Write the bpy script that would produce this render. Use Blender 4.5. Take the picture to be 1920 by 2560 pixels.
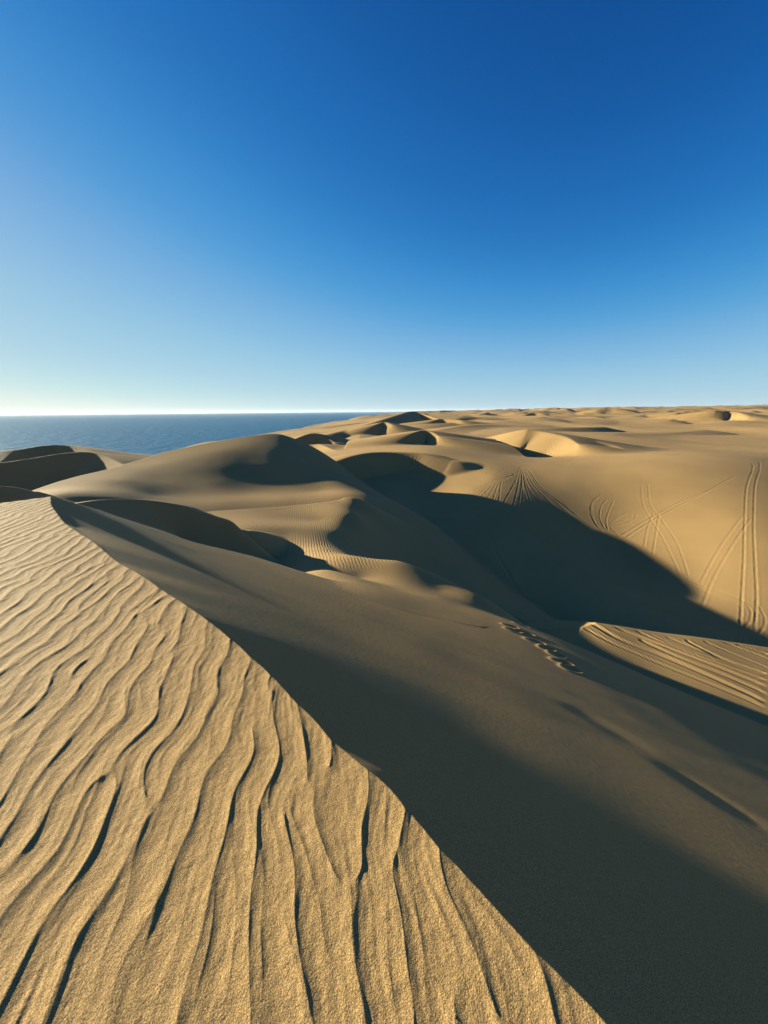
import bpy, math, os, sys, time
import numpy as np
from mathutils import Matrix, Vector

# ------------------------------------------------------------------ camera, sky, sun
T0 = time.time()
QUAL = float(os.environ.get('DUNE_Q', '1'))
PITCH = math.radians(14.65); ROLL = 0.0084; FOC = 964.0          # FOC in pixels of a 1920x2560 frame
SUN_AZ = math.radians(-66.0); SUN_EL = math.radians(13.0)          # azimuth from +Y, positive to the right
SEA_Z = -90.0

scene = bpy.context.scene
for o in list(bpy.data.objects):
    bpy.data.objects.remove(o)
cam_d = bpy.data.cameras.new("camera"); cam = bpy.data.objects.new("camera", cam_d)
scene.collection.objects.link(cam); scene.camera = cam
cam_d.sensor_fit = 'VERTICAL'; cam_d.sensor_height = 34.6; cam_d.lens = FOC / 2560 * 34.6
cam_d.clip_start = 0.05; cam_d.clip_end = 200000
cP, sP, cR, sR = math.cos(PITCH), math.sin(PITCH), math.cos(ROLL), math.sin(ROLL)
Fv = Vector((0, cP, -sP)); Uv = Vector((0, sP, cP)); Rv = Vector((1, 0, 0))
lx = Rv * cR - Uv * sR; ly = Rv * sR + Uv * cR; lz = -Fv
cam.matrix_world = Matrix(((lx.x, ly.x, lz.x, 0), (lx.y, ly.y, lz.y, 0), (lx.z, ly.z, lz.z, 0), (0, 0, 0, 1)))

scene.render.resolution_x, scene.render.resolution_y = 768, 1024
scene.view_settings.view_transform = 'Standard'; scene.view_settings.look = 'None'
scene.view_settings.gamma = 1.0

world = bpy.data.worlds.new("World"); scene.world = world; world.use_nodes = True
nt = world.node_tree; bg = nt.nodes["Background"]
sky = nt.nodes.new("ShaderNodeTexSky"); sky.sky_type = 'NISHITA'; sky.sun_disc = False
sky.sun_elevation = SUN_EL; sky.sun_rotation = SUN_AZ
sky.altitude = 100; sky.air_density = 0.5; sky.dust_density = 0.10; sky.ozone_density = 4.0
EXPO = 1.7; BG = 0.05
scene.view_settings.exposure = EXPO
# the phone's rendering of that sky: deeper blue overhead, paler and cooler low down
sep = nt.nodes.new("ShaderNodeSeparateColor"); comb = nt.nodes.new("ShaderNodeCombineColor")
nt.links.new(sky.outputs[0], sep.inputs[0])
SKY_CURVE = [[(0, 0), (.2, .004), (.26, .0065), (.31, .011), (.37, .018), (.53, .058), (.84, .19), (1.3, .31), (2.1, .42), (3.8, .58), (6.2, .76), (12, .85)],
             [(0, 0), (.45, .06), (.62, .098), (.72, .13), (.88, .175), (1.23, .29), (1.93, .45), (2.9, .575), (4.3, .66), (6.5, .78), (9, .86), (12, .88)],
             [(0, 0), (1.2, .27), (1.57, .36), (1.83, .44), (2.2, .52), (2.94, .64), (4.2, .725), (6, .76), (9, .79), (12, .80)]]
for i, pts in enumerate(SKY_CURVE):
    m0 = nt.nodes.new("ShaderNodeMath"); m0.operation = 'MULTIPLY'; m0.inputs[1].default_value = 1 / 12
    m1 = nt.nodes.new("ShaderNodeMath"); m1.operation = 'SQRT'
    fc = nt.nodes.new("ShaderNodeFloatCurve"); cv = fc.mapping.curves[0]
    while len(cv.points) < len(pts): cv.points.new(.5, .5)
    for p, (x, y) in zip(cv.points, pts): p.location = (math.sqrt(x / 12), y); p.handle_type = 'AUTO'
    fc.mapping.update()
    m8 = nt.nodes.new("ShaderNodeMath"); m8.operation = 'MULTIPLY'; m8.inputs[1].default_value = 1 / (BG * 2 ** EXPO)
    nt.links.new(sep.outputs[i], m0.inputs[0]); nt.links.new(m0.outputs[0], m1.inputs[0]); nt.links.new(m1.outputs[0], fc.inputs['Value'])
    nt.links.new(fc.outputs[0], m8.inputs[0]); nt.links.new(m8.outputs[0], comb.inputs[i])
nt.links.new(comb.outputs[0], bg.inputs[0]); bg.inputs[1].default_value = BG

sun_d = bpy.data.lights.new("sun", 'SUN'); sun = bpy.data.objects.new("sun", sun_d)
scene.collection.objects.link(sun); sun_d.energy = 5.0; sun_d.angle = math.radians(0.53)
sun_d.color = (1.0, 0.99, 0.78)
S = Vector((math.cos(SUN_EL) * math.sin(SUN_AZ), math.cos(SUN_EL) * math.cos(SUN_AZ), math.sin(SUN_EL)))
sun.rotation_euler = S.to_track_quat('Z', 'Y').to_euler(); sun.location = S * 50

# ------------------------------------------------------------------ helpers for survey points
def ray(u, v):
    xc, yc = (u - 960) / FOC, (1280 - v) / FOC
    xw, yw = xc * cR + yc * sR, -xc * sR + yc * cR
    return np.array([xw, cP + yw * sP, -sP + yw * cP])
def P(u, v, D): return ray(u, v) * D
def PZ(u, v, z):
    r = ray(u, v); return r * (z / r[2])

class TPS:
    """thin plate spline height surface through surveyed points"""
    def __init__(self, pts, smooth=0.0, scale=1.0):
        p = np.asarray(pts, float); self.s = scale
        self.c = p[:, :2] / scale; z = p[:, 2]; n = len(p)
        d = np.linalg.norm(self.c[:, None] - self.c[None], axis=2)
        K = self.k(d * d) + np.eye(n) * smooth
        A = np.zeros((n + 3, n + 3)); A[:n, :n] = K; A[:n, n] = 1; A[:n, n + 1:] = self.c
        A[n, :n] = 1; A[n + 1:, :n] = self.c.T
        w = np.linalg.solve(A, np.concatenate([z, np.zeros(3)]))
        self.w = w[:n]; self.a = w[n:]
    @staticmethod
    def k(d2): return 0.5 * d2 * np.log(d2 + 1e-9)
    def __call__(self, X, Y):
        x = X / self.s; y = Y / self.s
        z = self.a[0] + self.a[1] * x + self.a[2] * y
        for (cx, cy), w in zip(self.c, self.w):
            d2 = (x - cx) ** 2 + (y - cy) ** 2
            z = z + (0.5 * w) * d2 * np.log(d2 + 1e-9)
        return z

def smax(a, b, k):
    h = np.clip(0.5 + 0.5 * (a - b) / k, 0, 1); return b + (a - b) * h + k * h * (1 - h)
def smin(a, b, k): return -smax(-a, -b, k)
def sstep(x, a, b):
    t = np.clip((x - a) / (b - a), 0, 1); return t * t * (3 - 2 * t)

def catmull(pts, n=6):
    p = np.asarray(pts, float); q = np.vstack([2 * p[0] - p[1], p, 2 * p[-1] - p[-2]]); out = []
    for i in range(1, len(q) - 2):
        for t in np.arange(n) / n:
            out.append(0.5 * (2 * q[i] + (q[i + 1] - q[i - 1]) * t + (2 * q[i - 1] - 5 * q[i] + 4 * q[i + 1] - q[i + 2]) * t * t
                              + (3 * q[i] - q[i - 1] - 3 * q[i + 1] + q[i + 2]) * t ** 3))
    out.append(q[-2]); return np.array(out)

def nearest(X, Y, pl):
    """nearest point on a polyline: distance, signed side (+ = left of travel), height, arc fraction"""
    best = np.full(X.shape, 1e18, X.dtype); side = np.zeros_like(X); zz = np.zeros_like(X); ss = np.zeros_like(X)
    L = np.concatenate([[0], np.cumsum(np.linalg.norm(np.diff(pl[:, :2], axis=0), axis=1))])
    for i in range(len(pl) - 1):
        a, b = pl[i], pl[i + 1]; d = b[:2] - a[:2]; l2 = float(d @ d)
        px, py = X - a[0], Y - a[1]
        t = np.clip((px * d[0] + py * d[1]) / l2, 0, 1)
        dd = (px - t * d[0]) ** 2 + (py - t * d[1]) ** 2
        m = dd < best
        best = np.where(m, dd, best)
        side = np.where(m, (d[0] * py - d[1] * px) / math.sqrt(l2), side)
        zz = np.where(m, a[2] + t * (b[2] - a[2]), zz)
        ss = np.where(m, (L[i] + t * (L[i + 1] - L[i])) / L[-1], ss)
    return np.sqrt(best), side, zz, ss

def ridge(X, Y, pts, left, right, rl=0.0, rr=0.0, curve=4, zlow=None):
    """dune ridge: crest line, slope and rounding of its left and right flanks"""
    pl = catmull(pts, curve) if len(pts) > 2 else np.array(pts)
    if len(pts) > 2:
        for _ in range(curve):
            pl[1:-1] = (pl[:-2] + 2 * pl[1:-1] + pl[2:]) / 4
    out = np.full(X.shape, -1e4, X.dtype)
    R = 25 / max(left, right) + 60
    R = min(R, np.linalg.norm(pl[0, :2] - pl[-1, :2]) * 1.2 + 12)
    m = (X > pl[:, 0].min() - R) & (X < pl[:, 0].max() + R) & (Y > pl[:, 1].min() - R) & (Y < pl[:, 1].max() + R)
    if not m.any(): return out
    d, s, z, _ = nearest(X[m], Y[m], pl)
    w = 0.5 + 0.5 * np.clip(s / (d + 1e-6), -1, 1)          # 1 on the left, 0 on the right
    w = w * w * (3 - 2 * w)
    sl = right + (left - right) * w; rd = rr + (rl - rr) * w
    out[m] = z - sl * d * d / (d + rd + 1e-6)
    return out

def hull_out(pts, X, Y):
    """how far outside the convex hull of the survey points"""
    p = sorted({(round(float(a[0]), 3), round(float(a[1]), 3)) for a in pts})
    def half(p):
        h = []
        for q in p:
            while len(h) > 1 and (h[-1][0] - h[-2][0]) * (q[1] - h[-2][1]) - (h[-1][1] - h[-2][1]) * (q[0] - h[-2][0]) <= 0: h.pop()
            h.append(q)
        return h[:-1]
    h = half(p) + half(p[::-1]); o = np.full(X.shape, -1e9)
    for a, b in zip(h, h[1:] + h[:1]):
        dx, dy = b[0] - a[0], b[1] - a[1]; n = math.hypot(dx, dy)
        o = np.maximum(o, ((X - a[0]) * dy - (Y - a[1]) * dx) / n)
    return np.clip(o, 0, None)

RNG = np.random.RandomState(7)
def wavenoise(X, Y, wl, n=10, seed=0, ang=None, spread=math.pi, aniso=1.0):
    """smooth random undulation, about unit amplitude"""
    r = np.random.RandomState(seed); o = np.zeros_like(X)
    for i in range(n):
        a = (r.rand() * 2 - 1) * spread + (ang or 0); k = 2 * math.pi / (wl * (0.6 + 0.9 * r.rand()))
        o += np.sin(X * (k * math.cos(a)) + Y * (k * math.sin(a)) + r.rand() * 6.283)
    return o / math.sqrt(n / 2.0) * 0.5

# ------------------------------------------------------------------ the dunes, surveyed
Zc = -1.3
CREST_PX = [(127, 1240), (124, 1262), (156, 1307), (190, 1330), (231, 1354), (289, 1406), (347, 1435), (405, 1475), (463, 1510),
            (521, 1545), (579, 1591), (648, 1655), (717, 1724), (798, 1828), (856, 1874), (972, 1978), (1064, 2071), (1134, 2152),
            (1203, 2256), (1307, 2372), (1400, 2464), (1492, 2560)]
CREST = np.array([PZ(u, v, Zc) for u, v in CREST_PX])
CREST = np.vstack([CREST, CREST[-1] + [0.8, -0.8, 0], CREST[-1] + [5, -5.4, 0], CREST[-1] + [14, -18, -0.6]])

CL = np.polyfit((CREST[:22, 1] - CREST[:22, 0]) / 1.4142, (CREST[:22, 0] + CREST[:22, 1]) / 1.4142, 1)[::-1]
def crest_offset(X, Y):
    """signed distance to the near crest, + towards the slip face"""
    # crest follows x + y = c(w), w along it
    w = (Y - X) / 1.4142; c = (CREST[:, 0] + CREST[:, 1]) / 1.4142; wc = (CREST[:, 1] - CREST[:, 0]) / 1.4142
    o = np.argsort(wc)
    return (X + Y) / 1.4142 - CL[0] - CL[1] * np.clip(w, -4, 12), w

# slip face: its steepness sets how the low sun rakes it (grazing angle, degrees, against distance below the crest)
_tt = np.linspace(0, 80, 4001)
_inc = -1.25 + 0.85 * sstep(_tt, .2, 5.0) + 1.755 * sstep(_tt, 5.5, 12) + 1.664 * sstep(_tt, 11, 16)
_sl = np.tan(SUN_EL - np.radians(_inc)) / 0.358
_F = np.concatenate([[0], np.cumsum((_sl[1:] + _sl[:-1]) / 2 * (_tt[1] - _tt[0]))])
def slip_profile(t):
    return Zc - np.where(t > 0, np.interp(t, _tt, _F), .72 * t)
_cw = (CREST[:, 1] - CREST[:, 0]) / 1.4142; _ct = (CREST[:, 0] + CREST[:, 1]) / 1.4142 - CL[0] - CL[1] * np.clip(_cw, -4, 12)
_o = np.argsort(_cw); _wg = np.linspace(-5, 14, 400); _tg = np.interp(_wg, _cw[_o], _ct[_o]); _tg[_wg < _cw[21]] = _ct[21]
_ker = np.exp(-(np.arange(-12, 13) / 4.0) ** 2); _tg = np.convolve(np.pad(_tg, 12, 'edge'), _ker / _ker.sum(), 'valid')
TROUGHS = []
def A2(X, Y):
    t, w = crest_offset(X, Y)
    und = wavenoise((X + Y) * .7071, (Y - X) * .7071 * 0.30, 3.6, 9, 41) * 0.010 * sstep(t, .5, 3)
    und += wavenoise(X, Y, 1.3, 9, 43) * 0.0022 * sstep(t, .3, 1.5)
    # two shallow troughs lying along the slope
    for (x0, y0), (x1, y1), lt, dp in TROUGHS:
        L = math.hypot(x1 - x0, y1 - y0); ux, uy = (x1 - x0) / L, (y1 - y0) / L
        al = ((X - x0) * ux + (Y - y0) * uy) / L - .5; ac = -(X - x0) * uy + (Y - y0) * ux
        und = und - dp * np.exp(-(ac / lt) ** 2 - (al / .55) ** 4)
    bend = np.interp(w, _wg, _tg) * 0.70 * np.exp(-np.clip(t, 0, None) / .5)      # the brink wanders a little
    bend += 0.006 * wavenoise(w, w * 0, .55, 9, 91, 0, .3) * np.exp(-np.abs(t) / .12) * (1 - sstep(w, 2, 5))
    shoulder = 1.403 * np.exp(-((t - 12.490) / 6.421) ** 2 - ((w - 6.032) / 9.685) ** 2) * sstep(t, 0, 3.5)
    return slip_profile(t) + und + bend + shoulder
def PA(u, v, off=0.0, d0=2.0, d1=24.0):
    """where a line of sight meets (or passes closest to) the slip face lowered by off"""
    D = np.geomspace(d0, d1, 600); r = ray(u, v); g = D * r[2] - (A2(D * r[0], D * r[1]) - off)
    m = np.where(g < 0)[0]; k = m[0] if len(m) else int(np.argmin(g / D)); k = min(k, len(D) - 2)
    X, Y = D[k] * r[0], D[k] * r[1]
    return np.array([X, Y, D[k] * r[2] if len(m) else float(A2(X, Y)) - off])
_tr = [((1440, 1772), (1610, 1872)), ((1680, 1925), (1915, 2075)), ((1430, 1735), (1560, 1790)), ((1560, 1720), (1760, 1800))]
TROUGHS += [(PA(*p)[:2], PA(*q)[:2], w_, d_) for (p, q), w_, d_ in zip(_tr, (.30, .2, .2, .25), (.011, .011, .003, .002))]
A2_BACK = np.array([P(110, 1229, 6.2)] + [PA(*q) for q in [(210, 1262), (289, 1290), (405, 1327), (492, 1358), (636, 1392), (804, 1433, 0, 2, 12), (950, 1474, 0, 2, 14.5), (1080, 1496, 0, 2, 17.5), (1200, 1515, 0, 2, 19.5), (1300, 1540, 0, 2, 20.5), (1400, 1563, 0, 2, 21.2), (1456, 1571, 0, 2, 21.5), (1545, 1618, 0, 2, 21), (1644, 1658, 0, 2, 20.2), (1920, 1788, 0, 2, 18.2)]])
A2_BACK = np.vstack([A2_BACK, A2_BACK[-1] + (A2_BACK[-1] - A2_BACK[-2]) * .7])

G_PTS = [P(*a) for a in [
    (1500, 1562, 32), (1600, 1640, 29), (1870, 1660, 28), (1920, 1740, 26.5), (1440, 1566, 32), (1284, 1475, 36), (1160, 1377, 42.5), (960, 1240, 60),
    (1300, 1400, 43), (1400, 1290, 56.5), (1550, 1345, 52), (1650, 1410, 46), (1730, 1480, 41), (1745, 1520, 37.6), (1870, 1606, 32), (1870, 1500, 38.5), (1870, 1400, 43.5), (1870, 1300, 49.5),
    (1870, 1200, 60), (1870, 1157, 70), (1700, 1180, 65), (1300, 1265, 57.5), (1231, 1190, 68), (1180, 1240, 60), (1060, 1240, 63), (1420, 1210, 65), (1550, 1200, 65),
    (1075, 1134, 84), (1162, 1157, 77), (1307, 1170, 74), (1417, 1171, 73), (1510, 1160, 76), (1597, 1140, 84), (1200, 1200, 67), (1000, 1180, 74), (1100, 1200, 70),
    (1300, 1140, 112), (1420, 1140, 108), (1200, 1110, 135), (1100, 1100, 160), (1000, 1110, 140), (850, 1120, 130), (740, 1110, 170),
    (1700, 1115, 160), (1900, 1100, 190), (1500, 1105, 150), (1300, 1085, 190), (1150, 1070, 260), (1500, 1070, 290), (1800, 1062, 330),
    (1000, 1090, 240), (900, 1085, 260), (1300, 1052, 420), (1100, 1050, 480), (1650, 1040, 620), (1900, 1034, 800), (1400, 1038, 800),
    (1200, 1037, 1000), (1600, 1024, 1600), (1900, 1016.5, 2600), (1400, 1023.5, 2600), (1200, 1028, 3500), (1100, 1029.5, 4500), (1040, 1040, 1200), (980, 1060, 500),
    (1900, 1015, 6000), (1500, 1019, 6000), (1250, 1026, 9000)]]
G_PTS += [np.array(a, float) for a in [
    (-60, 60, -17), (-90, 90, -19), (-40, 30, -13), (-70, 130, -17), (-150, 150, -27), (-30, 110, -13), (-30, 150, -16), (-120, 60, -23), (-60, 230, -24),
    (60, -30, -28), (30, -60, -25), (-30, -40, -12), (-60, 0, -16), (90, 20, -24), (0, -150, -30), (150, -100, -26), (-120, -100, -32), (250, 60, -20), (600, 100, -12), (200, -400, -25), (-300, -300, -40), (0, 20, -16), (0, 5, -14), (10, 25, -19), (-20, 20, -12), (1500, 200, 0), (0, -1500, -10), (-20, 42, -14), (0, 45, -14)]]
def lp(x, y):
    r = np.sqrt(x * x + y * y) + 8.0
    a = np.arctan2(x, y); l = np.log(r)
    return a, l, r
# height over range, splined over (bearing, log range); a wrap copy keeps it continuous behind
_g = np.array(G_PTS); _a, _l, _r = lp(_g[:, 0], _g[:, 1])
_gp = np.column_stack([_a * 1.3, _l, _g[:, 2] / _r])
_w1 = _gp.copy(); _w1[:, 0] += 2 * math.pi * 1.3; _w2 = _gp.copy(); _w2[:, 0] -= 2 * math.pi * 1.3
_gp = np.vstack([_gp, _w1[_w1[:, 0] < 5.5], _w2[_w2[:, 0] > -5.5]])
G_S = TPS(_gp, 0.0008)

COAST = np.array([(-420, -3000), (-430, -500), (-470, 300), (-480, 560), (-400, 1100), (-330, 1800), (-120, 3200), (250, 5500), (900, 9000), (1900, 14000), (4000, 30000)], float)
def coast_d(X, Y):
    return X - np.interp(Y, COAST[:, 1], COAST[:, 0])         # + inland

def saw(ph):
    """asymmetric dune profile 0..1: long windward rise, short slip face"""
    f = ph - np.floor(ph); up = 0.72
    return np.where(f < up, 0.5 - 0.5 * np.cos(np.pi * f / up), np.clip(1 - (f - up) / (1 - up), 0, 1))

def base_G(X, Y):
    a, l, r = lp(X, Y)
    z = G_S(a * 1.3, np.minimum(l, math.log(6500.0))) * np.minimum(r, 6500.0)
    # the sand sea beyond: crescent dunes of growing size
    far = sstep(r, 110, 260)
    if far.max() > 0:
        ca, sa = math.cos(math.radians(-18)), math.sin(math.radians(-18))
        for (wl, amp, seed, st) in ((75., 3.4, 11, 0.), (170., 8.0, 12, .3), (450., 19.0, 13, .6)):
            wx = wavenoise(X, Y, wl * 4.2, 8, seed) * 0.75
            wy = wavenoise(X, Y, wl * 1.7, 8, seed + 20) * 0.22
            m = np.clip(0.45 + 0.75 * wavenoise(X, Y, wl * 2.1, 8, seed + 40), 0, 1.2)
            grow = sstep(r, wl * 1.3, wl * 4) * far
            z += (saw((X * ca + Y * sa) / wl + wx + wy) - 0.4) * amp * m * grow
    cd = coast_d(X, Y) + 25 * wavenoise(X, Y, 260, 6, 77)
    inland = sstep(cd, -30, 330)
    z = SEA_Z - 6 + (z - SEA_Z + 6) * inland + 0 * z
    return z

E_PTS = [P(*a) for a in [
    (90, 1228, 34), (203, 1188, 42), (313, 1160, 50), (405, 1131, 56.5), (492, 1112, 60.5), (579, 1098, 64), (654, 1087, 68), (700, 1085, 71),
    (750, 1104, 69.5), (790, 1128, 67), (830, 1155, 64.5),
    (300, 1200, 41), (300, 1230, 36), (150, 1235, 31), (700, 1106, 65), (700, 1138, 59), (700, 1165, 55.2), (700, 1198, 51.6), (700, 1225, 47.8), (700, 1250, 42.5),
    (400, 1160, 50.5), (400, 1200, 44.5), (400, 1240, 39), (400, 1262, 35.5), (550, 1128, 57.5), (550, 1167, 52), (550, 1205, 47), (550, 1235, 43), (550, 1256, 39.5),
    (620, 1110, 61.8), (620, 1150, 55.6), (620, 1195, 50.3), (620, 1235, 44.5), (800, 1180, 57), (800, 1228, 49), (800, 1246, 44.5),
    (850, 1200, 54), (875, 1235, 47), (950, 1300, 40), (1050, 1380, 35), (1150, 1450, 31.5), (1250, 1520, 29), (1330, 1560, 28),
    (960, 1240, 59), (1075, 1307, 49.5), (1160, 1377, 42.5), (1284, 1475, 36.5), (1365, 1533, 34), (1440, 1568, 33),
    (900, 1330, 37), (930, 1385, 32), (1000, 1440, 29)]]
E_PTS += [np.array(a, float) for a in [(18, 44, -21), (10, 56, -18), (-2, 70, -14), (22, 36, -22), (14, 20, -18), (-14, 22, -10), (-10, 32, -10.5), (-30, 24, -8)]]
E_S = TPS(E_PTS, 2.0)
E_CREST = np.array([P(*a) for a in [(-60, 1290, 27), (90, 1228, 34), (203, 1188, 42), (313, 1160, 50), (405, 1131, 56.5), (492, 1112, 60.5), (579, 1098, 64), (654, 1087, 68), (704, 1085, 71.5), (750, 1104, 70), (830, 1155, 66)]])

D_PTS = [P(*a) for a in [
    (490, 1282, 30), (640, 1271, 33), (760, 1262, 35.5), (850, 1251, 37.5), (880, 1246, 38.2),
    (560, 1310, 27), (600, 1325, 25.5), (700, 1300, 30), (700, 1320, 27), (720, 1335, 26), (800, 1300, 31.5), (800, 1332, 27.3), (860, 1300, 31.8), (850, 1330, 28.6), (895, 1290, 33.5), (925, 1310, 34), (930, 1360, 30),
    (700, 1362, 23.8), (700, 1395, 21.5), (800, 1372, 22.2), (880, 1390, 19.6),
    (1000, 1405, 19.818), (1000, 1440, 21.440), (1000, 1478, 14.144), (1100, 1440, 19.2), (1100, 1475, 16.835), (1100, 1500, 14.699), (1200, 1490, 17.156), (1200, 1530, 15.117), (820, 1425, 15.271), (900, 1445, 16.910)]]
D_PTS += [PA(*q) for q in [(860, 1490, .12), (1000, 1530, .06), (1100, 1545, .05, 2, 14.5), (1200, 1572, .05, 2, 15)]]
D_PTS += [np.array(a, float) for a in [(-8, 14, -8.4), (12, 27, -16.5), (8, 34, -14.5), (2, 42, -12), (9, 17, -12.2), (3.6, 21.8, -10.6), (6.5, 19.5, -11.8), (1.2, 25, -11)]]
D_S = TPS(D_PTS, 0.01)
D_CREST = np.array([P(*a) for a in [(380, 1290, 27), (490, 1282, 30), (640, 1271, 33), (760, 1262, 35.5), (850, 1251, 37.5), (885, 1240, 38.6), (940, 1262, 40)]])

def T_S(X, Y):
    """the sunlit shelf: nearly flat, falling gently away from the sun"""
    al = (X - 13.5) * .9135 - (Y - 19.5) * .4067; ac = (X - 13.5) * .4067 + (Y - 19.5) * .9135
    return T_Z - .10 * al - .02 * ac + .04 * wavenoise(X, Y, 5.0, 8, 71)
T_Z = -12.5
def PT(u, v):
    D = np.geomspace(8, 60, 1500); r = ray(u, v); g = D * r[2] - T_S(D * r[0], D * r[1]); m = np.where(g < 0)[0]
    return D[m[0] if len(m) else -1] * r
T_PTS = [PT(*a) for a in [(1456, 1568), (1490, 1557), (1600, 1580), (1700, 1597), (1870, 1612), (2050, 1640), (2050, 1900), (1920, 1960), (1644, 1800), (1545, 1740), (1470, 1690), (1425, 1620)]]
C_CREST = [P(*a) for a in [(170, 1262, 14), (205, 1256, 15), (260, 1249, 16.5), (341, 1248, 18.4), (416, 1257, 19.4), (492, 1279, 20), (544, 1294, 20.5), (580, 1303, 21), (607, 1331, 21.8)]]
K_CREST = [P(*a) for a in [(820, 1160, 70), (870, 1141, 74), (920, 1131, 77), (975, 1130, 79), (1040, 1132, 79), (1081, 1140, 77), (1130, 1152, 75)]]

# (kind of name, crest survey, left flank slope, right/slip flank slope, rounding left, rounding right)
RIDGES = [
    ('slip_faced_dune', C_CREST, .45, .62, 2.5, .0),
    ('valley_head_dune', K_CREST, .3, .64, 8, 1.5),
    ('left_coastal_dune', [P(*a) for a in [(-260, 1185, 84), (-120, 1170, 90), (0, 1157, 96), (75, 1147, 99), (150, 1134, 104), (214, 1129, 107), (255, 1137, 106), (307, 1160, 100), (340, 1185, 94)]], .2, .62, 2, .0),
    ('left_near_dune', [P(*a) for a in [(-140, 1208, 17), (0, 1215, 19), (45, 1218, 20), (88, 1229, 21)]], .4, .65, .5, .0),
    ('seaward_dune', [P(*a) for a in [(-200, 1140, 170), (-40, 1130, 165), (60, 1122, 165), (100, 1115, 170), (145, 1112, 175), (185, 1115, 175), (225, 1126, 170), (260, 1140, 165)]], .25, .55, 4, .0),
    ('seaward_dune', [P(*a) for a in [(235, 1134, 215), (275, 1135, 215), (308, 1132, 218), (340, 1137, 215), (370, 1146, 210)]], .2, .55, 4, .0),
    ('far_dune', [P(*a) for a in [(1037, 1081, 118), (1060, 1075, 122), (1081, 1080, 120), (1096, 1090, 116)]], .15, .6, 4, .0),
    ('far_dune', [P(*a) for a in [(1320, 1074, 124), (1348, 1078, 122), (1377, 1083, 118), (1417, 1092, 113), (1445, 1110, 107)]], .15, .6, 5, .0),
    ('far_dune', [P(*a) for a in [(1505, 1108, 110), (1530, 1112, 108), (1546, 1118, 106), (1562, 1127, 103), (1572, 1140, 99)]], .15, .6, 6, .0),
    ('far_dune', [P(*a) for a in [(1095, 1130, 98), (1120, 1123, 99), (1140, 1121, 99), (1160, 1124, 98), (1186, 1131, 96), (1224, 1142, 92), (1290, 1152, 90)]], .2, .6, 3, .0),
    ('far_dune', [P(*a) for a in [(740, 1097, 155), (769, 1085, 160), (795, 1083, 162), (812, 1092, 160), (835, 1105, 155)]], .2, .6, 2, .0),
    ('far_dune', [P(*a) for a in [(780, 1112, 118), (798, 1110, 117), (827, 1122, 110), (869, 1143, 100)]], .12, .6, 3, .0),
    ('coastal_hill', [P(*a) for a in [(800, 1092, 230), (840, 1080, 250), (905, 1066, 290), (960, 1047, 350), (1010, 1032, 440), (1030, 1028, 470), (1045, 1031, 470), (1070, 1040, 460), (1100, 1048, 440)]], .4, .3, 12, 3),
    ('far_dune', [P(*a) for a in [(1010, 1032, 440), (1030, 1028.5, 465), (1048, 1032, 462), (1075, 1040, 440), (1105, 1049, 415)]], .3, .6, 4, .0),
    ('far_dune', [P(*a) for a in [(945, 1060, 262), (962, 1054, 268), (980, 1062, 258)]], .2, .6, 4, .0),
    ('far_dune', [P(*a) for a in [(1315, 1036, 700), (1337, 1030, 720), (1360, 1037, 690)]], .2, .6, 8, .0),
    ('far_dune', [P(*a) for a in [(1790, 1026, 400), (1820, 1026.5, 400), (1845, 1031, 392), (1872, 1041, 370)]], .15, .6, 8, .0),
    ('far_dune', [P(*a) for a in [(1090, 1050, 330), (1110, 1046, 335), (1150, 1051, 320)]], .12, .6, 8, .0),
    ('far_dune', [P(*a) for a in [(1500, 1021, 900), (1525, 1018.5, 900), (1555, 1022, 880)]], .2, .6, 8, .0),
    ('far_dune', [P(*a) for a in [(1700, 1030, 560), (1760, 1022, 560), (1810, 1026, 540)]], .12, .5, 10, .0),
]

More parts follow.
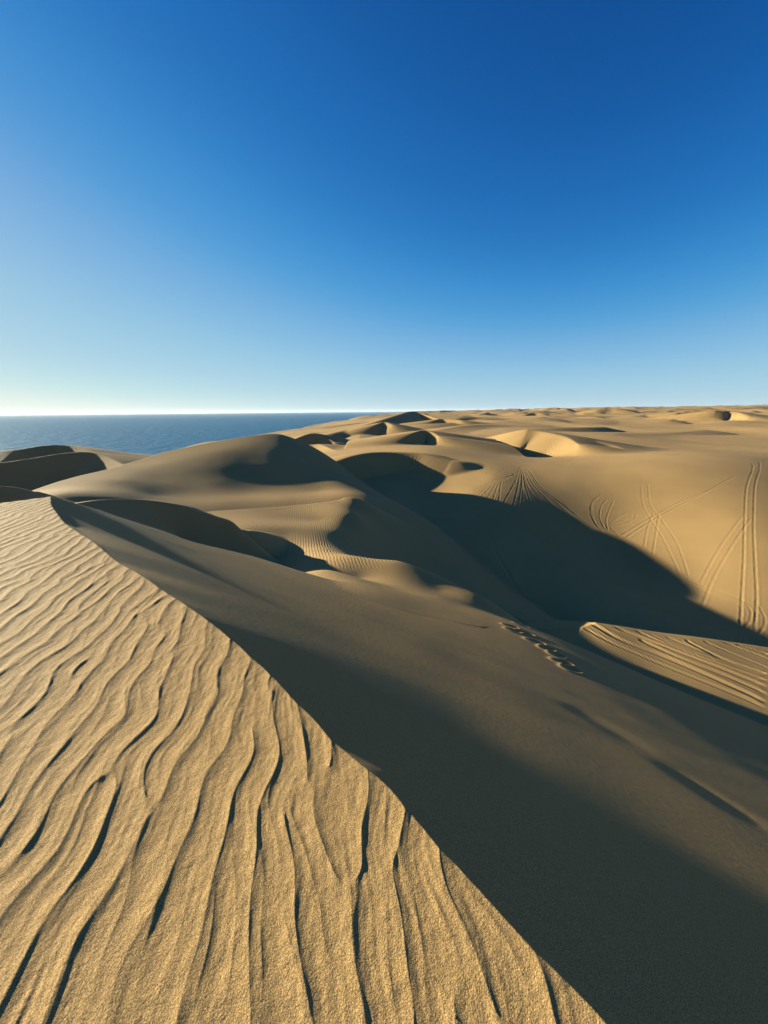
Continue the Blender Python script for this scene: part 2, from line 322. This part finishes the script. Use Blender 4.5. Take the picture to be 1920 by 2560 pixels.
def terrain(X, Y):
    """height and dune number at every point"""
    t, w = crest_offset(X, Y)
    ids = np.zeros(X.shape, np.int16)
    z = base_G(X, Y)
    def put(h, i, k):
        nonlocal z, ids
        ids = np.where(h > z, i, ids); z = smax(z, h, k) if k > 0 else np.maximum(z, h)
    r = np.sqrt(X * X + Y * Y)
    for i, (nm, cr, ls, rs, rl, rr) in enumerate(RIDGES):
        if nm == 'slip_faced_dune': continue
        put(ridge(X, Y, cr, ls, rs, rl, rr), 10 + i, 0.25 if i < 6 else 0.8)
    m = r < 140
    if m.any():
        x, y = X[m], Y[m]; zz = z[m]; ii = ids[m]
        # big dune
        d, s, zc, q = nearest(x, y, catmull(E_CREST, 3))
        back = np.where(s > 0, zc + 0.05 - 0.42 * d * d / (d + 0.8), zc + 0.05 + 1.5 * d)
        e = np.minimum(E_S(x, y), back)
        e = e - 0.9 * hull_out(E_PTS, x, y)
        ii = np.where(e > zz, 1, ii); zz = smax(zz, e, 0.35)
        # bench dune
        d, s, zc, q = nearest(x, y, catmull(D_CREST, 4))
        back = np.where(s > 0, zc - 0.30 * d * d / (d + 0.3), zc + 1.5 * d)
        e = np.minimum(D_S(x, y), back)
        e = e - 0.42 * hull_out(D_PTS, x, y)
        ii = np.where(e > zz, 2, ii); zz = smax(zz, e, 0.35)
        e = T_S(x, y) - 0.6 * hull_out(T_PTS, x, y)
        ii = np.where(e > zz, 5, ii); zz = smax(zz, e, 0.1)
        e = ridge(x, y, C_CREST, .45, .66, 2.5, 0, 14)
        ii = np.where(e > zz, 3, ii); zz = smax(zz, e, 0.15)
        z[m] = zz; ids[m] = ii
    # the dune underfoot
    tl = np.clip(-t, 0, None)
    a1 = Zc + 0.03 * t - 0.012 * tl * tl * sstep(tl, 0, 6)
    m = r < 75
    if m.any():
        x, y = X[m], Y[m]; tt = t[m]; ww = w[m]
        a2 = A2(x, y)
        d, s, zc, q = nearest(x, y, catmull(A2_BACK, 3))
        bk = np.where(s > 0, a2 - 0.55 * d * d / (d + 0.25 + 1.5 * sstep(q, .2, .35)) * sstep(tt, -.05, .25) * (1 - sstep(x, 7.5, 10.5)), a2)
        # head end of the dune, where its flat top rolls over
        end = ww - 8.15 - 0.10 * np.clip(-tt, 0, 8)
        e1 = a1[m] - np.where(end > 0, 0.5 * end * end / (end + .25), 0)
        rp = ripples(x, y) if r.min() < 16 else 0
        h = np.minimum(e1 + rp, np.where(tt > -1.5, bk, 1e3) + 0.004)
        zz = z[m]; ids[m] = np.where(h > zz, 4, ids[m]); z[m] = smax(zz, h, 0.12)
    return z, ids

# ------------------------------------------------------------------ wind ripples (band-limited noise read as a phase)
RT_N, RT_L = 2048, 12.0
def make_ripple_tile(wl, ang, bw, bc, seed):
    """complex band-passed noise: its phase counts ripples, with forks where it vanishes"""
    N, size = RT_N, RT_L
    r = np.random.RandomState(seed)
    n = np.fft.fft2(r.randn(N, N)); f = np.fft.fftfreq(N, size / N)
    fx, fy = np.meshgrid(f, f, indexing='xy')
    ca, sa = math.cos(math.radians(ang)), math.sin(math.radians(ang))
    kx, ky = fx * ca - fy * sa, fx * sa + fy * ca             # across and along the ripples
    f0 = 1 / wl
    H = np.exp(-((kx - f0) / (bw * f0)) ** 2 - (ky / (bc * f0)) ** 2)
    c = np.fft.ifft2(n * H); c /= np.sqrt((np.abs(c) ** 2).mean())
    return c.astype(np.complex64)
_RT = None
def tile(c, X, Y):
    N, size = RT_N, RT_L
    fx = (X / size * N) % N; fy = (Y / size * N) % N
    i = np.floor(fx).astype(int); j = np.floor(fy).astype(int); a = fx - i; b = fy - j
    i1, j1 = (i + 1) % N, (j + 1) % N; i %= N; j %= N
    return (c[j, i] * (1 - a) + c[j, i1] * a) * (1 - b) + (c[j1, i] * (1 - a) + c[j1, i1] * a) * b
def lee_profile(f, k):
    """sharp-crested ripple: steep at the top of the lee, easing into the trough, then rising ever steeper"""
    return np.where(f < k, np.clip(1 - f / k, 0, 1) ** 3.6, np.clip((f - k) / (1 - k), 0, 1) ** 1.7)
def ripples(X, Y):
    global _RT
    if _RT is None:
        _RT = (make_ripple_tile(0.128, -9.0, 0.21, 0.18, 3), make_ripple_tile(0.085, -14, .35, .30, 9), make_ripple_tile(0.035, -6, .6, .25, 19))
    wx = 0.024 * wavenoise(X, Y, 0.40, 9, 301) + 0.015 * wavenoise(X, Y, 1.1, 7, 304); wy = 0.02 * wavenoise(X, Y, 0.5, 7, 302)
    X = X + wx; Y = Y + wy
    c = tile(_RT[0], X, Y); amp = np.clip(np.abs(c) / .18, 0, 1) * (0.92 + 0.08 * np.clip(np.abs(c), 0, 1.4))
    h = (lee_profile((np.angle(c) / (2 * np.pi)) % 1.0, 0.5) - 0.3) * amp * 0.0058
    c2 = tile(_RT[1], X, Y); a2 = np.clip(np.abs(c2) / .5, 0, 1) * np.clip(np.abs(c2), 0, 1.6)
    h += (lee_profile((np.angle(c2) / (2 * np.pi)) % 1.0, 0.5) - 0.3) * a2 * 0.0018
    h += 0.00035 * tile(_RT[2], X, Y).real + 0.0018 * wavenoise(X, Y, 0.8, 8, 303)
    return h

# ------------------------------------------------------------------ marks left in the sand
def survey(u, v, d0=8.0, d1=200.0, n=1400):
    """where the line of sight through a survey point meets the sand"""
    D = np.geomspace(d0, d1, n); r = ray(u, v); X = D * r[0]; Y = D * r[1]
    z, _ = terrain(X, Y); m = np.where(D * r[2] < z)[0]
    if not len(m): return None
    k = max(m[0], 1); return np.array([X[k], Y[k], z[k]])
def zz2(p): return [(960 + x / 1.728, 960 + y / 1.728) for x, y in p]
def zz3(p): return [(1100 + x / 2.023, 1400 + y / 2.023) for x, y in p]

TRACKS = []      # (survey line, depth, half width)
for end, bend in (((520, 508), -6), ((560, 518), -4), ((600, 528), -3), ((640, 543), 0), ((680, 555), 3), ((722, 566), 6), ((742, 570), 7), ((780, 580), 9), ((800, 592), 10), ((850, 602), 12), ((905, 622), 14), ((930, 632), 18), ((580, 522), -8), ((660, 548), 1)):
    sx = 585 + (end[0] - 520) * 0.07
    TRACKS.append((zz2([(sx, 358), ((sx * .75 + end[0] * .25) - bend, 360 + (end[1] - 360) * .3), ((sx * .4 + end[0] * .6) - bend, 360 + (end[1] - 360) * .62), end, (end[0] + (end[0] - sx) * .3, end[1] + 45)]), .075, .13))
for end in ((362, 478), (380, 484), (398, 488), (420, 492), (445, 498), (470, 502), (495, 507)):
    TRACKS.append((zz2([(565, 392), (520, 402 + (end[0] - 362) * .1), (460 + (end[0] - 362) * .35, 425), end, (end[0] - 20, end[1] + 22)]), .075, .13))
for k in range(7):
    TRACKS.append((zz2([(735 + k * 12, 288), (752 + k * 11, 305), (748 + k * 11, 325), (715 + k * 13, 345), (655 + k * 20, 364)]), .10, .2))
TRACKS += [(zz2(p), dp, w) for p, dp, w in [
    ([(940, 480), (905, 505), (893, 540), (905, 590), (950, 642)], .09, .14), ([(965, 495), (940, 530), (932, 570), (945, 610), (968, 640)], .08, .13), ([(995, 500), (972, 550), (960, 590), (968, 640)], .08, .13),
    ([(925, 490), (900, 530), (912, 600), (935, 630)], .07, .12),
    ([(980, 600), (1040, 562), (1075, 556), (1090, 572), (1062, 598), (985, 618)], .06, .12), ([(985, 590), (1030, 565), (1062, 562), (1068, 574), (1040, 590), (990, 606)], .05, .12),
    ([(1520, 400), (1400, 460), (1280, 512), (1170, 572), (1090, 618), (1005, 666)], .10, .15), ([(1480, 430), (1380, 475), (1270, 530), (1170, 585), (1100, 630), (1028, 676)], .09, .15),
    ([(1560, 328), (1590, 345), (1592, 372), (1566, 450), (1558, 600), (1554, 760), (1545, 930), (1534, 1062), (1520, 1120)], .12, .13), ([(1580, 325), (1618, 335), (1622, 372), (1603, 440), (1597, 600), (1602, 760), (1609, 930), (1600, 1095)], .12, .13),
    ([(1110, 440), (1120, 520), (1150, 580), (1200, 660), (1255, 770), (1290, 850)], .06, .14), ([(1140, 430), (1150, 520), (1200, 590), (1262, 680), (1300, 780), (1320, 850)], .06, .14),
    ([(1165, 560), (1140, 620), (1122, 710)], .07, .14), ([(1190, 560), (1176, 640), (1160, 740)], .07, .14),
    ([(1560, 560), (1480, 665), (1420, 760), (1362, 868)], .06, .15), ([(1590, 575), (1510, 690), (1450, 790), (1410, 870), (1370, 965)], .06, .15),
    ([(1290, 835), (1400, 882), (1500, 915), (1570, 945), (1659, 985)], .07, .13), ([(1330, 865), (1450, 925), (1560, 968), (1659, 1010)], .06, .13),
    ([(830, 548), (870, 545), (905, 542)], .06, .12), ([(975, 618), (1000, 640), (1022, 662)], .07, .13),
    ([(1568, 955), (1586, 985), (1580, 1025), (1548, 1062)], .07, .12), ([(1620, 960), (1645, 1010), (1640, 1050), (1612, 1090)], .07, .12),
    ([(1065, 412), (1100, 410), (1140, 400)], .07, .2), ([(1070, 465), (1130, 458), (1190, 450)], .07, .2),
    ([(480, 720), (520, 790), (560, 860), (620, 930), (700, 985), (800, 1040), (860, 1070)], .10, .18), ([(450, 640), (490, 740), (540, 820), (580, 900), (680, 960)], .09, .25)]]
N_TYRE = len(TRACKS)
# long wind-cut furrows on the sunlit shelf
for p, dp, w in [([(745, 322), (900, 398), (1100, 478), (1360, 588), (1659, 722)], .12, .2), ([(722, 342), (850, 412), (1000, 478), (1200, 562), (1659, 752)], .10, .16), ([(800, 318), (1000, 402), (1200, 492), (1420, 578), (1659, 682)], .12, .18),
                 ([(880, 342), (1080, 418), (1300, 502), (1659, 642)], .14, .16), ([(985, 356), (1110, 412), (1330, 496), (1659, 612)], .12, .14), ([(1240, 404), (1300, 440), (1430, 500), (1659, 580)], .12, .12),
                 ([(1330, 410), (1420, 450), (1659, 548)], .10, .12), ([(1430, 416), (1520, 450), (1659, 500)], .10, .12), ([(1500, 430), (1659, 476)], .09, .12), ([(1060, 375), (1200, 440), (1400, 510)], .08, .12), ([(1140, 388), (1300, 455), (1500, 530)], .07, .12)]:
    TRACKS.append((zz3(p), dp, w))
FOOT = zz3([(400, 268), (418, 282), (393, 300), (432, 300), (408, 305), (376, 320), (418, 325), (448, 312), (362, 334), (402, 340), (430, 338), (352, 350), (388, 356), (418, 362), (440, 376), (455, 395), (480, 412), (500, 430), (530, 450), (560, 470), (590, 485),
            (600, 500), (620, 520), (640, 528), (665, 548), (690, 562)])

def carve(Z, Rr, Az):
    """press tyre ruts, furrows and footprints into the height grid"""
    lr = np.log(Rr)
    def window(p, pad):
        r = np.hypot(p[:, 0], p[:, 1]); a = np.arctan2(p[:, 0], p[:, 1])
        i0, i1 = np.searchsorted(Rr, r.min() - pad), np.searchsorted(Rr, r.max() + pad)
        k = pad / r.min(); j0, j1 = np.searchsorted(Az, a.min() - k), np.searchsorted(Az, a.max() + k)
        return slice(i0, i1), slice(j0, j1)
    rs = np.random.RandomState(5)
    for kind, line, dp, w in [('T' if k >= N_TYRE else 'R',) + t for k, t in enumerate(TRACKS)]:
        pts = [survey(u, v) for u, v in line]; pts = [p for p in pts if p is not None and np.hypot(p[0], p[1]) < (30 if kind == 'T' else 140)]
        if len(pts) < 2: continue
        pl = catmull(pts, 5)
        si, sj = window(pl, w * 4); X = Rr[si, None] * np.sin(Az[sj])[None]; Y = Rr[si, None] * np.cos(Az[sj])[None]
        if X.size == 0: continue
        d, s, _, q = nearest(X, Y, pl)
        w = w * .75
        d = np.abs(d + 0.02 * np.sin(X * 3.1 + Y * 2.7))
        ends = sstep(q, -0.001, .04) * (1 - sstep(q, .93, 1.0))
        rut = -np.exp(-(d / w) ** 2) + 0.45 * np.exp(-((d - 1.9 * w) / (.7 * w)) ** 2)
        Z[si, sj] += (dp * (.6 if 'T' == kind else .25) * rut * ends * (0.85 + 0.15 * np.sin(X * 1.9 + Y * 1.3))).astype(np.float32)
    for u, v in FOOT[::2]:
        p = survey(u + rs.randn() * 3.0, v + rs.randn() * 2.0, 6)
        if p is None or np.hypot(p[0], p[1]) > 60: continue
        si, sj = window(p[None], .9); X = Rr[si, None] * np.sin(Az[sj])[None] - p[0]; Y = Rr[si, None] * np.cos(Az[sj])[None] - p[1]
        a = rs.rand() * .6 - .3 + .5; xx = X * math.cos(a) + Y * math.sin(a); yy = -X * math.sin(a) + Y * math.cos(a)
        e = np.sqrt((xx / .20) ** 2 + (yy / .13) ** 2)
        Z[si, sj] += (-.055 * np.exp(-e ** 2) + .025 * np.exp(-((e - 1.7) / .5) ** 2)).astype(np.float32)

# ------------------------------------------------------------------ terrain mesh: one sheet, rings round the viewer
def ring_radii():
    segs = [(0.25, 0.6, .02), (0.6, 14, .0036), (14, 36, .0036), (36, 120, .0024), (120, 500, .0045), (500, 4000, .012), (4000, 60000, .05)]
    out = [0.25]
    for a, b, s in segs:
        n = max(2, int(math.log(b / a) / (s / QUAL))); out += list(a * (b / a) ** (np.arange(1, n + 1) / n))
    return np.array(out)
def bearings():
    st = 0.085 / QUAL
    a = np.arange(-60, 60 + 1e-6, st); b = np.arange(60 + 3, 300 - 2, 3.0)
    return np.radians(np.concatenate([a, b]))

Rr = ring_radii(); Az = bearings(); nR, nA = len(Rr), len(Az)
print('grid', nR, nA, nR * nA)
Z = np.empty((nR, nA), np.float32); I = np.empty((nR, nA), np.int16)
sa, ca = np.sin(Az), np.cos(Az)
for i in range(0, nR, 64):
    X = Rr[i:i + 64, None] * sa[None]; Y = Rr[i:i + 64, None] * ca[None]
    z, k = terrain(X, Y); Z[i:i + 64] = z; I[i:i + 64] = k
print('terrain', time.time() - T0)
carve(Z, Rr, Az)
print('carved', time.time() - T0)
XX = (Rr[:, None] * sa[None]); YY = (Rr[:, None] * ca[None])
V = np.stack([XX, YY, Z], -1).reshape(-1, 3).astype(np.float32)
ii, jj = np.meshgrid(np.arange(nR - 1), np.arange(nA), indexing='ij'); j2 = (jj + 1) % nA
Q = np.stack([ii * nA + jj, (ii + 1) * nA + jj, (ii + 1) * nA + j2, ii * nA + j2], -1).reshape(-1, 4)
Q = Q[:, ::-1]

def mesh_from(name, V, Q):
    me = bpy.data.meshes.new(name)
    me.vertices.add(len(V)); me.vertices.foreach_set('co', V.ravel())
    me.loops.add(Q.size); me.loops.foreach_set('vertex_index', Q.ravel().astype(np.int32))
    me.polygons.add(len(Q)); me.polygons.foreach_set('loop_start', np.arange(0, Q.size, 4, dtype=np.int32))
    me.update(calc_edges=True); me.polygons.foreach_set('use_smooth', np.ones(len(Q), bool))
    o = bpy.data.objects.new(name, me); scene.collection.objects.link(o); o['kind'] = 'structure'
    return o

# ------------------------------------------------------------------ materials
def N_(m, kind, **k):
    n = m.node_tree.nodes.new(kind)
    for a, v in k.items():
        if a.startswith('i_'): n.inputs[a[2:].replace('_', ' ')].default_value = v
        else: setattr(n, a, v)
    return n
def sand_material():
    m = bpy.data.materials.new('sand'); m.use_nodes = True; n = m.node_tree.nodes; l = m.node_tree.links
    b = n['Principled BSDF']; b.inputs['Roughness'].default_value = 0.85; b.inputs['Specular IOR Level'].default_value = 0.12
    tc = N_(m, 'ShaderNodeTexCoord')
    # colour: heavy-mineral grains, broad tints
    grain = N_(m, 'ShaderNodeTexNoise', i_Scale=330.0, i_Detail=2.0, i_Roughness=.7); l.new(tc.outputs['Object'], grain.inputs['Vector'])
    broad = N_(m, 'ShaderNodeTexNoise', i_Scale=0.11, i_Detail=5.0, i_Roughness=.6); l.new(tc.outputs['Object'], broad.inputs['Vector'])
    r1 = N_(m, 'ShaderNodeValToRGB'); r1.color_ramp.elements[0].position = .33; r1.color_ramp.elements[0].color = (.13, .082, .032, 1)
    r1.color_ramp.elements[1].position = .70; r1.color_ramp.elements[1].color = (.52, .32, .13, 1)
    e = r1.color_ramp.elements.new(.5); e.color = (.345, .200, .076, 1); l.new(grain.outputs[0], r1.inputs[0])
    mx = N_(m, 'ShaderNodeMix', data_type='RGBA', blend_type='MULTIPLY'); mx.inputs['Factor'].default_value = 1
    r2 = N_(m, 'ShaderNodeValToRGB'); r2.color_ramp.elements[0].position = .3; r2.color_ramp.elements[0].color = (.90, .89, .88, 1)
    r2.color_ramp.elements[1].position = .7; r2.color_ramp.elements[1].color = (1.07, 1.06, 1.03, 1); l.new(broad.outputs[0], r2.inputs[0])
    l.new(r1.outputs[0], mx.inputs['A']); l.new(r2.outputs[0], mx.inputs['B']); l.new(mx.outputs['Result'], b.inputs['Base Color'])
    # grain relief and the fine wind ripples of the farther slopes
    g2 = N_(m, 'ShaderNodeTexNoise', i_Scale=230.0, i_Detail=3.0, i_Roughness=.65); l.new(tc.outputs['Object'], g2.inputs['Vector'])
    bm = N_(m, 'ShaderNodeBump', i_Strength=1.0, i_Distance=.0024); l.new(g2.outputs[0], bm.inputs['Height'])
    g3 = N_(m, 'ShaderNodeTexNoise', i_Scale=16.0, i_Detail=3.0, i_Roughness=.6); l.new(tc.outputs['Object'], g3.inputs['Vector'])
    b3 = N_(m, 'ShaderNodeBump', i_Strength=1.0, i_Distance=.007); l.new(g3.outputs[0], b3.inputs['Height']); l.new(bm.outputs[0], b3.inputs['Normal']); bm = b3
    map_ = N_(m, 'ShaderNodeMapping'); map_.inputs['Rotation'].default_value = (0, 0, math.radians(-12)); l.new(tc.outputs['Object'], map_.inputs['Vector'])
    wv = N_(m, 'ShaderNodeTexWave', i_Scale=1.9, i_Distortion=3.6, i_Detail=2.0, i_Detail_Scale=.8); wv.bands_direction = 'X'; l.new(map_.outputs[0], wv.inputs['Vector'])
    msk = N_(m, 'ShaderNodeTexNoise', i_Scale=0.09, i_Detail=3.0); l.new(tc.outputs['Object'], msk.inputs['Vector'])
    mr = N_(m, 'ShaderNodeMapRange'); mr.inputs['From Min'].default_value = .38; mr.inputs['From Max'].default_value = .55; l.new(msk.outputs[0], mr.inputs['Value'])
    at = N_(m, 'ShaderNodeAttribute', attribute_name='wind'); mm = N_(m, 'ShaderNodeMath', operation='MULTIPLY'); l.new(mr.outputs[0], mm.inputs[0]); l.new(at.outputs['Fac'], mm.inputs[1])
    m2 = N_(m, 'ShaderNodeMath', operation='MULTIPLY'); l.new(wv.outputs['Fac'], m2.inputs[0]); l.new(mm.outputs[0], m2.inputs[1])
    b2 = N_(m, 'ShaderNodeBump', i_Strength=1.0, i_Distance=.011); l.new(m2.outputs[0], b2.inputs['Height']); l.new(bm.outputs[0], b2.inputs['Normal'])
    l.new(b2.outputs[0], b.inputs['Normal'])
    return m
def sea_material():
    m = bpy.data.materials.new('sea_water'); m.use_nodes = True; n = m.node_tree.nodes; l = m.node_tree.links
    b = n['Principled BSDF']; b.inputs['Roughness'].default_value = 0.45; b.inputs['Specular IOR Level'].default_value = .3; b.inputs['IOR'].default_value = 1.33
    b.inputs['Base Color'].default_value = (0.006, 0.090, 0.17, 1)
    tc = N_(m, 'ShaderNodeTexCoord')
    w1 = N_(m, 'ShaderNodeTexNoise', i_Scale=.02, i_Detail=6.0, i_Roughness=.62); l.new(tc.outputs['Object'], w1.inputs['Vector'])
    bm = N_(m, 'ShaderNodeBump', i_Strength=1.0, i_Distance=14.0); l.new(w1.outputs[0], bm.inputs['Height']); l.new(bm.outputs[0], b.inputs['Normal'])
    return m
SAND = sand_material(); SEA = sea_material()

DBG = os.environ.get('DUNE_DBG')
NAMES = {0: ('sand_dunes', 'broad tan dune field with tyre tracks, rolling back to the horizon on the right'),
    1: ('broad_dune', 'large smooth rounded dune with a shaded front in front of the sea'),
    2: ('bench_dune', 'low sunlit bench of rippled sand below the large rounded dune'),
    3: ('slip_faced_dune', 'small dark slip-faced dune between the near crest and the sunlit bench'),
    4: ('foreground_dune', 'near dune with sunlit wind ripples, a sharp wavy crest and a grey shaded slip face'),
    5: ('sand_shelf', 'sunlit furrowed shelf of sand at the foot of the grey slip face')}
RIDGE_LABELS = ['', 'dune head with a dark shaded front at the top of the valley', 'dune at the left edge with a broad dark slip face', 'small dune just beyond the near crest at the left edge',
    'dark topped dune against the sea at the far left', 'small dark dune crest against the sea between the left dune and the large dune', 'far dune with a dark wedge shaped slip face right of the coast',
    'far dune with the widest dark hollow in the dune field', 'far dune with a small dark oval hollow above the smooth right slope', 'low dune with a shaded side at the top of the fan of tyre tracks',
    'dark far dune against the sea right of the large dune peak', 'far dune with a thin dark crest line beside the large dune', 'coastal dune hill rising at the meeting of sea and sand', 'dark slip face on top of the coastal dune hill',
    'small dark hollow on the seaward slope of the coastal hill', 'tiny dark pyramid dune on the skyline near the middle', 'far skyline dune with a dark slip face near the right edge', 'thin shaded dune behind the coastal hill',
    'small dark topped dune on the skyline right of centre', 'low broad dune on the skyline at the right']
for k_, (r_, l_) in enumerate(zip(RIDGES, RIDGE_LABELS)):
    if l_: NAMES[10 + k_] = (r_[0].replace('left_coastal_dune', 'coastal_dune').replace('left_near_dune', 'small_dune'), l_)
FI = I.ravel()[Q[:, 0]]
for k in np.unique(FI):
    q = Q[FI == k]; u, inv = np.unique(q, return_inverse=True)
    nm, lab = NAMES.get(int(k), ('far_dune', 'low sunlit dune with a small shaded slip face in the sand sea'))
    g = mesh_from(nm, V[u], inv.reshape(-1, 4)); m_ = SAND; g['label'] = lab; g['category'] = 'dune'
    if DBG:
        m_ = bpy.data.materials.new('d'); m_.use_nodes = True; rr_ = np.random.RandomState(int(k) + 5).rand(3) * .8 + .05
        m_.node_tree.nodes['Principled BSDF'].inputs['Base Color'].default_value = (*rr_, 1)
    g.data.materials.append(m_)
    at = g.data.attributes.new('wind', 'FLOAT', 'POINT')
    rad = np.hypot(V[u, 0], V[u, 1]); at.data.foreach_set('value', (sstep(rad, 9, 13) * (1.0 if k != 4 else .35)).astype(np.float32))
# sea
n = 96; a = np.linspace(0, 2 * np.pi, n, endpoint=False)
rr = [0, 300, 1000, 4000, 15000, 60000]
SV = np.array([[q * math.sin(t), q * math.cos(t), SEA_Z] for q in rr[1:] for t in a], np.float32)
SQ = np.array([[k * n + j, (k) * n + (j + 1) % n, (k + 1) * n + (j + 1) % n, (k + 1) * n + j] for k in range(len(rr) - 2) for j in range(n)])
s = mesh_from('sea', SV, SQ[:, ::-1]); s.data.materials.append(SEA); s['label'] = 'calm blue ocean reaching the horizon on the left'; s['category'] = 'sea'
# haze: the sea air that pales the far dunes and the horizon
hz_x, hz_b, hz_t = 61000.0, -320.0, 130.0
hv = np.array([[x, y, z] for z in (hz_b, hz_t) for x, y in ((-hz_x, -hz_x), (hz_x, -hz_x), (hz_x, hz_x), (-hz_x, hz_x))], np.float32)
hq = np.array([[3, 2, 1, 0], [4, 5, 6, 7], [0, 1, 5, 4], [1, 2, 6, 5], [2, 3, 7, 6], [3, 0, 4, 7]])
hz = mesh_from('haze', hv, hq); hz['kind'] = 'stuff'; hz['label'] = 'thin pale sea haze over the far dunes and the ocean'; hz['category'] = 'haze'
hz.data.polygons.foreach_set('use_smooth', np.zeros(6, bool))
hm = bpy.data.materials.new('haze'); hm.use_nodes = True; hn = hm.node_tree; hn.nodes.clear()
ho = hn.nodes.new('ShaderNodeOutputMaterial'); pv = hn.nodes.new('ShaderNodeVolumePrincipled')
pv.inputs['Color'].default_value = (.80, .88, .95, 1); pv.inputs['Density'].default_value = 1.0e-5; pv.inputs['Anisotropy'].default_value = 0.2
hn.links.new(pv.outputs[0], ho.inputs['Volume']); hz.data.materials.append(hm)
print('built', time.time() - T0)
